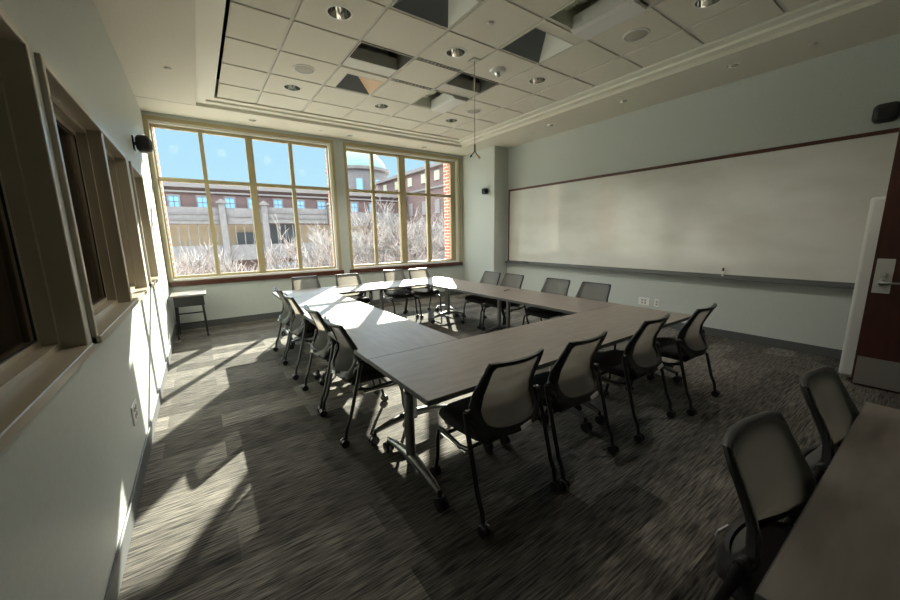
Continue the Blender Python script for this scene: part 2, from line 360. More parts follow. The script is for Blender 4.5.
# downlights
FILLW = 24  # strength of the fill added at the tile downlights
LAMPM = bpy.data.materials.new('added lamp glow'); LAMPM.use_nodes = True
_e = BS(LAMPM); _e.inputs['Emission Color'].default_value = (1, .9, .75, 1); _e.inputs['Emission Strength'].default_value = .6  # faint glow added to the discs; the downlights look switched off
# downlights
carve(bpy.data.objects['ceiling'], [(x, y, ZT-.1, ZT+.1, .095) for x in (1.20, 2.405, 3.64) for y in (5.09, 3.27, 1.46) if not (y == 1.46 and x < 3)])
carve(bpy.data.objects['ceiling_soffit'], [(x, y, ZS-.1, ZS+.13, .055) for x, y in ((.90, 6.45), (2.43, 6.50), (3.98, 6.53), (5.0, 4.19), (4.99, 2.93), (4.99, 1.70))])
def downlight(x, y, z, r, lab, grp):
    o = thing('downlight', lab, 'ceiling light', (x, y, z), 0, grp)
    B().lathe((0, 0, 0), [(r, .004), (r*1.0, -.004), (r*1.16, -.004), (r*1.18, .003)], 28, cap=False).done('trim_ring', WHITE, o, True)
    B().lathe((0, 0, 0), [(r*1.0, -.002), (r*.93, .03), (r*.72, .085), (r*.60, .10)], 28, cap=False).done('reflector', CHROME, o, True, recalc=False)
    B().lathe((0, 0, 0), [(.001, .095), (r*.6, .095)], 20, cap=False).done('lamp', LAMPM, o)
    if r < .06: return o
    ld = bpy.data.lights.new('fill_spot', 'SPOT'); ld.energy = FILLW*(r/.082)**1.2; ld.spot_size = math.radians(130); ld.spot_blend = .6; ld.shadow_soft_size = .04; ld.color = (1, .93, .82)  # added fill spot at an unlit downlight, brightens the room
    lo = bpy.data.objects.new('fill_spot', ld); C.objects.link(lo); lo.location = (0, 0, .01); lo.parent = o
    return o
rows = {5.09: 'nearest the windows', 3.27: 'in the middle of the room', 1.46: 'nearest the camera'}
colz = {1.20: 'left', 2.405: 'middle', 3.64: 'right'}
# holes for downlights are not cut; cones sit in the tile thickness via boolean-free trick: lowered cup
for yy, rn in rows.items():
    for xx, cn in colz.items():
        if yy == 1.46 and cn != 'right': continue
        downlight(xx, yy, ZT, .094, f'large round chrome downlight in the ceiling tiles, {cn} row, {rn}', 'downlights in the ceiling tiles')
sl = [(.90, 6.45, 'above the left window, towards the left wall'), (2.43, 6.50, 'above the strip of wall between the two windows'), (3.98, 6.53, 'above the right window'),
      (5.0, 4.19, 'above the whiteboard, farthest one'), (4.99, 2.93, 'above the whiteboard, middle one'), (4.99, 1.70, 'above the whiteboard, nearest one')]
for x, y, t_ in sl: downlight(x, y, ZS, .054, 'small round downlight in the soffit '+t_, 'small downlights in the soffit')
for x, y, t_ in ((1.20, 4.49, 'left, beside the warm-lit recess'), (3.65, 2.06, 'right, nearest the camera'), (3.67, 4.54, 'far, behind the hanging cord')):
    o = thing('ceiling_speaker', 'round grey ceiling speaker grille, '+t_, 'speaker', (x, y, ZT), 0, 'round ceiling speakers')
    B().lathe((0, 0, 0), [(.001, -.007), (.095, -.007), (.10, -.004), (.10, 0)], 32, cap=False).done('grille', mat('grille', (.42, .41, .35), .7), o, True)
    B().lathe((0, 0, 0), [(.10, 0), (.102, -.009), (.116, -.007), (.118, 0)], 32, cap=False).done('ring', WHITE, o, True)
for x, y, z, t_ in ((2.36, 2.68, ZT, 'between two open recesses'), (-.04, 5.03, ZS, 'in the left soffit above the side windows'), (1.91, 6.46, ZS, 'in the soffit above the left window'), (5.12, 4.66, ZS, 'in the soffit near the pier'), (5.11, 1.10, ZS, 'in the soffit above the near end of the whiteboard')):
    tag(B().lathe((0, 0, 0), [(.001, -.012), (.02, -.012), (.03, -.006), (.034, 0)], 20, cap=False).done('sprinkler_cover', TBAR, None, True, loc=None), 'small round white sprinkler cover '+t_, 'sprinkler', 'round sprinkler covers').location = (x, y, z)
o = thing('occupancy_sensor', 'round white sensor with a chrome swivel head on the ceiling beside the hanging cord', 'sensor', (3.04, 3.33, ZT))
B().lathe((0, 0, 0), [(.001, -.02), (.075, -.02), (.095, 0)], 28, cap=False).done('base', WHITE, o, True)
B().lathe((0, 0, -.02), [(.03, 0), (.035, -.02), (.022, -.045), (.001, -.055)], 20, cap=False).done('swivel_head', CHROME, o, True)
B().tube([(.0, -.01, -.05), (-.02, -.05, -.075)], [.022, .016], 14).done('sensor_head', CHROME, o, True)
o = thing('hanging_microphone', 'thin cord hanging from the ceiling with a forked brass tip', 'microphone', (2.67, 3.29, 0))
B().tube([(0, 0, ZT), (0, 0, 2.34)], .003, 8).done('cord', mat('cord', (.10, .085, .06), .8, spec=.1), o, True)
B().tube([(0, 0, 2.38), (0, 0, 2.30)], .009, 8).tube([(0, 0, 2.31), (-.03, .02, 2.265)], .006, 6).tube([(0, 0, 2.31), (.03, -.02, 2.255)], .006, 6).done('fork', BLACK, o, True)
B().tube([(-.03, .02, 2.265), (-.042, .028, 2.245)], .010, 8).done('capsule', BLACK, o, True)
B().tube([(.03, -.02, 2.258), (.048, -.032, 2.23)], .013, 8).done('capsule', BRASS, o, True)
tag(B().box((2.62, 3.24, ZT-.012), (2.72, 3.34, ZT), .003).done('ceiling_plate', TBAR, loc=(2.67, 3.29, ZT)), 'small square white plate where the hanging cord meets the ceiling', 'plate')

# ------------------------------------------------------------------ far windows
def far_window(name, x0, x1, n0, panes, zt0, mul, decals):
    o = bpy.data.objects.new(name, None); C.objects.link(o); o['kind'] = S; o.location = (x0, YF, 0)
    q = lambda: B()
    def fin(bb, nm, m, **k):
        r = bb.done(nm, m, o, **k); 
        for v in r.data.vertices: v.co -= Vector((x0, YF, 0))
        return r
    yf0, yf1 = 6.87, 6.93
    b = q()   # casing around the opening
    b.box((x0, YF-.015, Z1-.05), (x1, 6.98, Z1)); b.box((x0, YF-.015, Z0), (x0+.05, 6.98, Z1-.05)); b.box((x1-.05, YF-.015, Z0), (x1, 6.98, Z1-.05))
    fin(b, 'casing', TAN)
    b = q(); b.box((x0+.05, YF+.02, Z1-.08), (x1-.05, 6.97, Z1-.05)); b.box((x1-.085, YF+.02, Z0), (x1-.05, 6.97, Z1-.08)); b.box((x0+.05, YF+.02, Z0), (x0+.058, 6.97, Z1-.08)); fin(b, 'reveal', WHITE)
    b = q(); b.box((x0+.05, YF+.01, Z0-.0), (x1-.05, 6.98, Z0+.035), .004); fin(b, 'stool', WHITE)
    b = q(); X0f, X1f = panes[0][0], panes[-1][1]; pz0, pz1 = .835, 2.975
    b.box((x0+.05, yf0, Z0+.035), (x1-.05, yf1, pz0)); b.box((x0+.05, yf0, pz1), (x1-.05, yf1, Z1-.05))
    b.box((x0+.05, yf0, pz0), (X0f, yf1, pz1)); b.box((X1f, yf0, pz0), (x1-.05, yf1, pz1))
    for i in range(len(panes)-1):
        wide = (i == 1); b.box((panes[i][1], yf0-(.02 if wide else 0), pz0), (panes[i+1][0], yf1, pz1))
    for p in panes: b.box((p[0], yf0, 2.235), (p[1], yf1, 2.29))
    fin(b, 'frame', TAN)
    b = q()
    for p in panes:
        b.box((p[0], 6.905, pz0), (p[1], 6.909, 2.235)); b.box((p[0], 6.905, 2.29), (p[1], 6.909, pz1))
    fin(b, 'glass', GLASS)
    for (xx, zz, s) in decals: fin(q().box((xx-s/2, 6.900, zz-s/2), (xx+s/2, 6.9015, zz+s/2)), 'decal', DECAL)
    fin(q().box((x0-.03, YF-.035, Z0-.075), (x1+.03, YF+.02, Z0-.0), .006), 'sill', WOODM)
    return o
P1 = [(-.34, .20), (.255, .82), (.92, 1.47), (1.53, 2.12)]
P2 = [(2.46, 2.96), (3.02, 3.56), (3.70, 4.23), (4.32, 4.87)]
far_window('window_1', U1[0]-.02, U1[1], 0, P1, 0, 0, [(-.12, 2.70, .11), (.48, 2.72, .11), (1.13, 2.68, .11), (1.68, 2.53, .10)])
far_window('window_2', U2[0], U2[1], 0, P2, 0, 0, [])
# ------------------------------------------------------------------ left windows
def side_window(name, y0, y1, mull):
    o = bpy.data.objects.new(name, None); C.objects.link(o); o['kind'] = S; o.location = (XL, y0, WZ0)
    z0, z1 = WZ0, WZ1
    def fin(bb, nm, m):
        r = bb.done(nm, m, o)
        for v in r.data.vertices: v.co -= Vector((XL, y0, WZ0))
    b = B(); p = XL+.018; w = .035
    b.box((XL-.13, y0-.01, z1-.0), (p, y1+.01, z1+w), .003); b.box((XL-.13, y0-w, z0-w), (p, y0, z1+w), .003); b.box((XL-.13, y1, z0-w), (p, y1+w, z1+w), .003)
    b.box((XL-.13, y0-w, z0-w), (p+.012, y1+w, z0), .003)
    for m in mull: b.box((XL-.13, m-.03, z0), (XL+.012, m+.03, z1), .003)
    fin(b, 'casing', CASE)
    b = B(); ys = [y0]+[k for m in mull for k in (m-.03, m+.03)]+[y1]
    for i in range(0, len(ys), 2):
        a, c = ys[i], ys[i+1]
        for (d, t) in ((.055, .025), (.10, .05)):
            xx0, xx1 = XL-.14, XL-d
            b.box((xx0, a, z0), (xx1, a+t, z1)); b.box((xx0, c-t, z0), (xx1, c, z1)); b.box((xx0, a+t, z0), (xx1, c-t, z0+t)); b.box((xx0, a+t, z1-t), (xx1, c-t, z1))
    fin(b, 'stop', CASE)
    b = B()
    for i in range(0, len(ys), 2):
        a, c = ys[i]+.05, ys[i+1]-.05; g = .006
        b.box((XL-.106, a, z0+.05), (XL-.099, a+g, z1-.05)); b.box((XL-.106, c-g, z0+.05), (XL-.099, c, z1-.05)); b.box((XL-.106, a, z0+.05), (XL-.099, c, z0+.05+g)); b.box((XL-.106, a, z1-.05-g), (XL-.099, c, z1-.05))
    fin(b, 'gasket', BLACK)
    b = B()
    for i in range(0, len(ys), 2): b.box((XL-.122, ys[i]+.05, z0+.05), (XL-.116, ys[i+1]-.05, z1-.05))
    fin(b, 'glass', GLASS2)
side_window('window_3', WL[0][0], WL[0][1], [])
side_window('window_4', WL[1][0], WL[1][1], [3.24])
side_window('window_5', WL[2][0], WL[2][1], [])

# ------------------------------------------------------------------ whiteboard
o = thing('whiteboard', 'long whiteboard with brown wood trim covering most of the right wall', 'whiteboard', (XR, 5.66, .79))
def wb(q, nm, m, **k):
    r = q.done(nm, m, o, **k)
    for v in r.data.vertices: v.co -= Vector((XR, 5.66, .79))
    return r
wb(B().box((XR-.012, .40, .82), (XR-.001, 5.63, 2.27)), 'writing_surface', BOARD)
wb(B().box((XR-.022, .38, 2.27), (XR-.001, 5.665, 2.31), .003).box((XR-.022, 5.63, .80), (XR-.001, 5.665, 2.27), .003), 'wood_trim', WOODM)
wb(B().box((XR-.075, .38, .785), (XR-.001, 5.69, .80)).box((XR-.08, .38, .772), (XR-.068, 5.69, .81), .003).box((XR-.015, .38, .80), (XR-.001, 5.69, .83)), 'marker_tray', TRAY)
tag(B().box((0, -.07, 0), (.035, .07, .028), .005).done('eraser', BLACK), 'dark whiteboard eraser at the far end of the marker tray', 'eraser').location = (XR-.062, 5.12, .801)
o = thing('marker_pen', 'white marker pen standing upright on the marker tray', 'marker', (XR-.045, 1.72, .801))
B().lathe((0, 0, 0), [(.009, 0), (.010, .005), (.010, .075)], 14).done('barrel', LABELW, o, True)
B().lathe((0, 0, .075), [(.0105, 0), (.0105, .035), (.007, .04)], 14).done('cap', BLACK, o, True)
tag(B().tube([(0, 0, .008), (0, .12, .008)], .008, 10).done('marker_pen', GREYP, None, True), 'grey marker lying on the marker tray between eraser and upright pen', 'marker').location = (XR-.045, 3.9, .801)
# outlets
def outlet(loc, gangs, axis, lab):
    o = thing('wall_outlet', lab, 'outlet', loc, axis)
    w = .035*gangs+.012*(gangs-1)
    B().box((-w, 0, -.058), (w, .007, .058), .003).done('cover_plate', WHITE, o)
    for g in range(gangs):
        cx = (g-(gangs-1)/2)*.047
        q = B()
        for zz in (-.02, .02): q.lathe((cx, 0, zz), [(.015, .007), (.015, .010), (.001, .010)], 16, axis='y')
        q.done('socket', GREYP if gangs == 1 else mat('socket ivory', (.3, .28, .24), .5), o, True)
outlet((XR, 2.70, .335), 2, PI/2, 'double-width white power outlet low on the right wall')
outlet((XR, 2.51, .335), 1, PI/2, 'single white power outlet low on the right wall, nearer the door')
outlet((XL, 2.72, .37), 2, -PI/2, 'double-width steel power outlet low on the left wall')

# ------------------------------------------------------------------ wall speakers
def wspeaker(loc, rz, lab, big):
    o = thing('wall_speaker', lab, 'speaker', loc, rz)
    # local +y out of wall
    s = 1.0 if big else .72
    B().box((-.055*s, 0, -.07*s), (.055*s, .012, .07*s), .003).done('mounting_plate', BLACK, o)
    B().tube([(0, .01, 0), (0, .07*s, 0)], .018*s, 10).done('bracket', BLACKM, o, True)
    B().box((-.085*s, .022*s, -.085*s), (.085*s, .15*s, .085*s), .045*s, seg=4).done('cabinet', BLACK, o, True)
    B().box((-.045*s, .147*s, -.045*s), (.045*s, .153*s, .045*s), .002).done('grille', mat('speaker cloth', (.02, .02, .02), .8), o)
wspeaker((XL, 5.12, 2.38), -PI/2, 'black wall speaker high on the left wall beside the left window', True)
wspeaker((PX, 5.95, 2.29), PI/2, 'small black wall speaker on the pale pier beside the right window', False)
wspeaker((XR, .58, 2.45), PI/2, 'black wall speaker above the near end of the whiteboard, partly behind the door', True)

# ------------------------------------------------------------------ door
o = bpy.data.objects.new('door_1', None); C.objects.link(o); o['kind'] = S; o.location = (4.70, -.50, 0)
# leaf stands open, along y
B().box((0, 0, .012), (.045, .915, 2.28), .002).done('leaf', DOORM, o)
B().box((-.003, .012, .02), (0, .90, .27)).done('kick_plate', STEEL, o)
q = B(); q.box((-.006, .795, .84), (0, .895, 1.13), .002); q.done('lock_plate', mat('satin plate', (.5, .5, .46), .4, .3), o)
q = B(); q.lathe((-.006, .845, 1.00), [(.022, 0), (.022, -.008), (.016, -.02), (.001, -.02)], 20, axis='x'); q.done('lock_cylinder', CHROME, o, True)
q = B(); q.lathe((-.006, .845, .93), [(.026, 0), (.024, -.015), (.012, -.02), (.012, -.05)], 20, axis='x'); q.tube([(-.05, .85, .93), (-.058, .83, .93), (-.058, .73, .935)], [.012, .011, .008], 10); q.done('lever_handle', SILVER, o, True)
o2 = bpy.data.objects.new('door_2', None); C.objects.link(o2); o2['kind'] = S; o2.location = (3.74, YB, 0)
q = B(); q.box((-.05, -.16, 0), (0, .012, 2.35)); q.box((.94, -.16, 0), (.955, .012, 2.35)); q.box((0, -.16, 2.3), (.94, .012, 2.35)); q.done('frame', CASE, o2)
tag(B().box((0, 0, 0), (.07, .82, 1.62), .03, seg=4).done('folded_panel', mat('grey white panel', (.5, .5, .47), .5), None, True), 'white round-edged panel standing upright behind the open wooden door', 'panel').location = (4.80, -.31, .03)
for v in []: pass

# ------------------------------------------------------------------ tables
TZ = .636; TW = .704
def make_table(Lx, lab, group, legs=None):
    """local: long side along x, centre at origin"""
    o = thing('folding_table', lab, 'table', (0, 0, 0), 0, group)
    hw = TW/2; hl = Lx/2-.002; zt = TZ
    legs = legs or (-(hl-.085), hl-.085)
    B().box((-hl, -hw, zt-.027), (hl, hw, zt-.0005), .002).done('tabletop', LAM, o)
    q = B(); e = .0015
    q.box((-hl-e, -hw-e, zt-.028), (hl+e, -hw, zt-.001)); q.box((-hl-e, hw, zt-.028), (hl+e, hw+e, zt-.001)); q.box((-hl-e, -hw, zt-.028), (-hl, hw, zt-.001)); q.box((hl, -hw, zt-.028), (hl+e, hw, zt-.001))
    q.done('edge_band', EDGE, o)
    B().box((legs[0], -.02, TZ-.075), (legs[1], .02, TZ-.035), .004).done('crossbar', BLACKM, o)
    for x in legs:
        l = B().tube([(x, 0, .10), (x, 0, TZ-.115)], .028, 16).done('leg', SILVER, o, True)
        B().tube([(x, 0, TZ-.115), (x, 0, TZ-.028)], .023, 14).box((x-.03, -.11, TZ-.04), (x+.03, .11, TZ-.0285)).done('sleeve', BLACK, l, True)
        q = B()
        for s in (-1, 1):
            pts = [(x, 0, .135), (x, s*.09, .128), (x, s*.20, .110), (x, s*.295, .088)]
            q.tube(pts, [.030, .026, .021, .015], 12)
        q.done('foot', SILVER, l, True)
        for s in (-1, 1):
            q = B()
            for d in (-.016, .016): q.lathe((x+d, s*.31, .033), [(.012, -.010), (.032, -.009), (.033, 0), (.032, .009), (.012, .010)], 18, axis='x')
            q.tube([(x, s*.295, .10), (x, s*.30, .045)], .012, 8); q.box((x-.014, s*.31-.018, .045), (x+.014, s*.31+.018, .068), .006)
            q.done('caster', BLACK, l, True)
    return o
RX0, RX1, RY0, RY1 = .781, 3.603, 1.31, 5.50; G = 'tables forming the rectangular ring'
def put(o, x, y, rz): o.location = (x, y, 0); o.rotation_euler = (0, 0, rz); return o
ya = RY0+TW/2; yb = RY1-TW/2; xa = RX0+TW/2; xb = RX1-TW/2; ym = RY0+TW+.002; ymx = RY1-TW-.002; hy = (ymx-ym)/2; hx = (RX1-RX0)/2
put(make_table(hx, 'brown table at the near left corner of the ring, its silver leg in full view', G), RX0+hx/2, ya, 0)
put(make_table(hx, 'brown table at the near right corner of the ring, nearest the whiteboard', G), RX0+hx*1.5, ya, 0)
tl = make_table(hy, 'left side table of the ring with a bluish sheen, joining the near left corner table', G, None); put(tl, xa, ym+hy/2, PI/2)
dup(tl, (xa, ym+hy*1.5, 0), PI/2, 'left side table of the ring in full sunlight, nearer the windows')
dup(tl, (xb, ym+hy/2, 0), PI/2, 'right side table of the ring in shade, nearer the camera')
dup(tl, (xb, ym+hy*1.5, 0), PI/2, 'right side table of the ring in shade, nearer the windows')
tf = make_table(hx, 'window side table of the ring at the far left corner, crossed by window shadows', G); put(tf, RX0+hx/2, yb, 0)
dup(tf, (RX0+hx*1.5, yb, 0), 0, 'window side table of the ring at the far right corner, its end in bright sun')
ta = make_table(1.45, 'brown table in the bottom right foreground, cut by the photo edge', None); put(ta, .870+.725, .148-TW/2, 0)

# ------------------------------------------------------------------ chair
def prof_y(z):
    K = [(.375, -.10), (.395, -.165), (.42, -.20), (.455, -.208), (.50, -.185), (.555, -.158), (.62, -.160), (.70, -.188), (.76, -.212), (.82, -.232)]
    for (z0, y0), (z1, y1) in zip(K, K[1:]):
        if z <= z1: 
            t = max(0, (z-z0)/(z1-z0)); t2 = t*t*(3-2*t)*.3+t*.7; return y0+(y1-y0)*t2
    return K[-1][1]
def back_pt(x, z, off=0):
    s = (.055-.012*min(1, max(0, (z-.66)/.12)))*(abs(x)/.2)**2*(1 if z > .45 else max(0, (z-.375)/.075)*1)
    return Vector((x, prof_y(z)+s+off, z))
def loop_pts(half, n):
    """half: list of (halfwidth,z) from top centre clockwise down to bottom centre; resampled"""
    pts = [(w, z) for w, z in half]; full = pts+[(-w, z) for w, z in reversed(pts) if w > 1e-6]
    return full
def resample(pts, n):
    P = [Vector((a, b_, 0)) for a, b_ in pts]; d = [0]
    for i in range(len(P)): d.append(d[-1]+(P[(i+1) % len(P)]-P[i]).length)
    out = []
    for k in range(n):
        t = d[-1]*k/n; i = 0
        while d[i+1] < t: i += 1
        f_ = (t-d[i])/(d[i+1]-d[i]+1e-9); out.append(P[i].lerp(P[(i+1) % len(P)], f_))
    return [(p.x, p.y) for p in out]
OUT_R = [(0, .808), (.10, .809), (.160, .812), (.178, .812), (.186, .802), (.190, .76), (.196, .70), (.206, .64), (.218, .58), (.226, .53), (.227, .49), (.218, .455), (.195, .425), (.155, .400), (.10, .386), (.05, .380), (0, .379)]
INN_R = [(0, .782), (.09, .782), (.140, .782), (.152, .776), (.156, .755), (.157, .70), (.158, .64), (.166, .58), (.174, .54), (.172, .508), (.158, .485), (.13, .472), (.09, .467), (.05, .466), (0, .466)]
def angle_loop(half, n):
    # sample a loop by normalised vertical order so that outer and inner correspond
    seg = []; tot = [0]
    for a, b_ in zip(half, half[1:]): tot.append(tot[-1]+math.hypot(b_[0]-a[0], b_[1]-a[1]))
    for k in range(n+1):
        t = tot[-1]*k/n; i = 0
        while i < len(tot)-2 and tot[i+1] < t: i += 1
        f_ = (t-tot[i])/(tot[i+1]-tot[i]); seg.append((half[i][0]+(half[i+1][0]-half[i][0])*f_, half[i][1]+(half[i+1][1]-half[i][1])*f_))
    return seg+[(-w, z) for w, z in reversed(seg[1:-1])]
def make_chair(lab, grp):
    o = thing('nesting_chair', lab, 'chair', (0, 0, 0), 0, grp)
    n = 26; A = angle_loop(OUT_R, n); I = angle_loop(INN_R, n); q = B(); m = q.m
    cols = []
    th = .013
    for (ax, az), (ix, iz) in zip(A, I):
        mx, mz = (ax*.5+ix*.5), (az*.5+iz*.5)
        ring_ = [back_pt(ax, az, 0), back_pt(ax*.9+ix*.1, az*.9+iz*.1, -th*.8), back_pt(mx, mz, -th*1.1), back_pt(ix, iz, -th*.5), back_pt(ix, iz, th*.4), back_pt(mx, mz, th), back_pt(ax*.9+ix*.1, az*.9+iz*.1, th*.8)]
        cols.append([m.verts.new(p) for p in ring_])
    for i in range(len(cols)):
        a, b_ = cols[i], cols[(i+1) % len(cols)]
        for k in range(7): m.faces.new((a[k], b_[k], b_[(k+1) % 7], a[(k+1) % 7]))
    fr = q.done('back_frame', BLACK, o, True)
    q = B(); nz = 20; g = []
    for i in range(nz+1):
        z = .440+(.800-.440)*i/nz; w = 0
        for (w0, z0), (w1, z1) in zip(OUT_R, OUT_R[1:]):
            if min(z0, z1) <= z <= max(z0, z1) and abs(z1-z0) > 1e-6: w = max(w, w0+(w1-w0)*(z-z0)/(z1-z0))
        w = w-.008-.03*max(0, (z-.78)/.02)**2-(.05*max(0, (.47-z)/.03)**2)
        g.append([q.m.verts.new(back_pt(w*(2*k/12-1), z, .015)) for k in range(13)])
    for i in range(nz):
        for k in range(12): q.m.faces.new((g[i][k], g[i][k+1], g[i+1][k+1], g[i+1][k]))
    q.done('mesh_panel', MESHM, o, True)
    a = back_pt(.035, .452, -.021); q = B(); q.box((-.036, -.002, -.011), (.036, .002, .011), rot=Matrix.Rotation(math.radians(-12), 3, 'Y') @ Matrix.Rotation(math.radians(-14), 3, 'X'))
    for v in q.m.verts: v.co += a
    q.done('label_tag', LABELW, fr)
    # seat
    q = B(); m = q.m
    def seat_ring(z, k, fy):
        pts = []
        for (x, y) in [(-.17, -.17), (-.205, -.12), (-.222, 0), (-.222, .13), (-.205, .20), (-.16, .235), (-.08, .247), (0, .25), (.08, .247), (.16, .235), (.205, .20), (.222, .13), (.222, 0), (.205, -.12), (.17, -.17), (.08, -.178), (0, -.18), (-.08, -.178)]:
            zz = z-(.02*max(0, (y-.1)/.15)**2 if fy else 0)
            pts.append(m.verts.new((x*k, .03+(y-.03)*k, zz)))
        return pts
    rs = [seat_ring(.392, .86, 0), seat_ring(.398, .97, 1), seat_ring(.415, 1.0, 1), seat_ring(.436, .985, 1), seat_ring(.447, .93, 1), seat_ring(.450, .6, 1)]
    for a, b_ in zip(rs, rs[1:]):
        for k in range(18): m.faces.new((a[k], a[(k+1) % 18], b_[(k+1) % 18], b_[k]))
    m.faces.new(rs[-1]); m.faces.new(rs[0][::-1])
    q.done('seat', FABRIC, o, True)
    B().box((-.17, -.15, .372), (.17, .20, .394), .02, seg=2).done('seat_pan', BLACK, o, True)
    # legs
    for s in (-1, 1):
        l = B().tube([(s*.252, -.105, .555), (s*.254, -.125, .47), (s*.256, -.175, .28), (s*.256, -.205, .17), (s*.256, -.232, .115), (s*.256, -.240, .062)], [.0135, .013, .0125, .012, .012, .011], 10).done('leg', BLACKM, o, True)
        B().lathe((s*.252-.018*s, -.105, .545), [(.018, -.016), (.021, -.010), (.021, .014), (.014, .019)], 14, axis='x').done('pivot_knob', BLACK, l, True)
        q = B()
        for d in (-.014, .014): q.lathe((s*.256+d, -.25, .028), [(.008, -.009), (.027, -.008), (.028, 0), (.027, .008), (.008, .009)], 16, axis='x')
        q.box((s*.256-.010, -.262, .03), (s*.256+.010, -.228, .064), .006); q.done('caster', BLACK, l, True)
        l = B().tube([(s*.249, -.135, .375), (s*.245, -.05, .352), (s*.225, .13, .350), (s*.215, .185, .335), (s*.207, .215, .25), (s*.205, .222, .15), (s*.204, .235, .10), (s*.204, .242, .06)], .0115, 10).done('leg', BLACKM, o, True)
        q = B()
        for d in (-.014, .014): q.lathe((s*.204+d, .25, .028), [(.008, -.009), (.027, -.008), (.028, 0), (.027, .008), (.008, .009)], 16, axis='x')
        q.box((s*.204-.010, .232, .03), (s*.204+.010, .262, .064), .006); q.done('caster', BLACK, l, True)
        B().tube([(s*.236, -.09, .335), (s*.222, .16, .322)], .009, 8).done('side_rail', CHROME, o, True)
        B().tube([(s*.247, -.10, .53), (s*.222, -.125, .50), (s*.20, -.135, .46)], [.016, .018, .015], 10).done('back_bracket', BLACK, o, True)
    B().tube([(-.226, .10, .345), (.226, .10, .345)], .010, 8).done('front_crossbar', BLACKM, o, True)
    B().tube([(-.247, -.10, .362), (.247, -.10, .362)], .010, 8).done('rear_crossbar', BLACKM, o, True)
    return o
ch = make_chair('', 'nesting chairs around the table ring')
D = math.radians
specs = [
 (1.195, 1.345, 0, 'black mesh chair on the near side of the ring, leftmost, white label on its back'),
 (1.745, 1.335, 2, 'black mesh chair on the near side of the ring, second from the left'),
 (2.515, 1.325, 2.5, 'black mesh chair on the near side of the ring, third from the left'),
 (3.185, 1.27, 2, 'black mesh chair on the near side of the ring, rightmost, nearest the whiteboard'),
 (.905, 2.45, -90, 'black mesh chair on the left side of the ring, nearest the camera'),
 (.905, 3.03, -90, 'black mesh chair on the left side of the ring, second from the camera'),
 (.895, 3.88, -90, 'black mesh chair on the left side of the ring, third from the camera'),
 (.895, 4.47, -90, 'black mesh chair on the left side of the ring, nearest the windows'),
 (1.26, 5.42, 180, 'chair on the window side of the ring, leftmost, beige panel half in shadow'),
 (1.88, 5.33, 180, 'chair on the window side of the ring, second from left, pale sunlit back'),
 (2.74, 5.45, 180, 'chair on the window side of the ring, third, orange lit back with dark stripe'),
 (3.18, 5.36, 180, 'chair on the window side of the ring, rightmost, brightest orange back and sunlit seat'),
 (3.55, 4.18, 90, 'grey-backed chair on the whiteboard side of the ring, farthest, in front of the pier'),
 (3.55, 3.70, 90, 'grey-backed chair on the whiteboard side of the ring, second farthest, at the board corner'),
 (3.56, 2.93, 90, 'grey-backed chair on the whiteboard side of the ring, second nearest'),
 (3.56, 2.39, 90, 'grey-backed chair on the whiteboard side of the ring, nearest the camera'),
 (1.27, .085, 176, 'grey mesh chair at the foreground table, nearer one, bottom right of the photo'),
 (1.95, .06, 178, 'grey mesh chair at the foreground table, farther one, close to the door'),
]
for i, (x, y, a, lab) in enumerate(specs):
    grp = 'nesting chairs around the table ring' if i < 16 else 'nesting chairs at the foreground table'
    if i == 0: ch.location = (x, y, 0); ch.rotation_euler = (0, 0, D(a)); ch['label'] = lab
    else: dup(ch, (x, y, 0), D(a), lab, grp)
# pen on the far table
tag(B().tube([(0, 0, .006), (.14, 0, .006)], .005, 8).done('pen', WOODM, None, True), 'dark pen lying on the right side table of the ring', 'pen').location = (3.30, 3.45, TZ)
bpy.data.objects['pen'].rotation_euler = (0, 0, D(20))

# ------------------------------------------------------------------ small cart in the left corner
o = thing('side_table', 'small dark folding side table on casters in the corner under the left window', 'table', (-.19, 6.32, 0))
B().box((-.20, -.24, .60), (.21, .24, .625), .004).done('tabletop', LAM, o)
B().box((-.17, -.20, .46), (.18, -.185, .60)).done('modesty_panel', BLACK, o)
for sx_ in (-1, 1):
    for sy_ in (-1, 1):
        l = B().tube([(sx_*.15, sy_*.17, .60), (sx_*.17, sy_*.19, .06)], .014, 8).done('leg', BLACKM, o, True)
        q = B(); q.lathe((sx_*.17-.012, sy_*.20, .03), [(.028, 0), (.03, .012), (.028, .024)], 16, axis='x'); q.box((sx_*.17-.01, sy_*.20-.015, .03), (sx_*.17+.01, sy_*.20+.015, .07), .004); q.done('caster', BLACK, l, True)
B().tube([(-.16, -.185, .22), (.165, -.185, .22)], .011, 8).tube([(-.16, .185, .30), (.165, .185, .30)], .011, 8).done('crossbar', BLACKM, o, True)

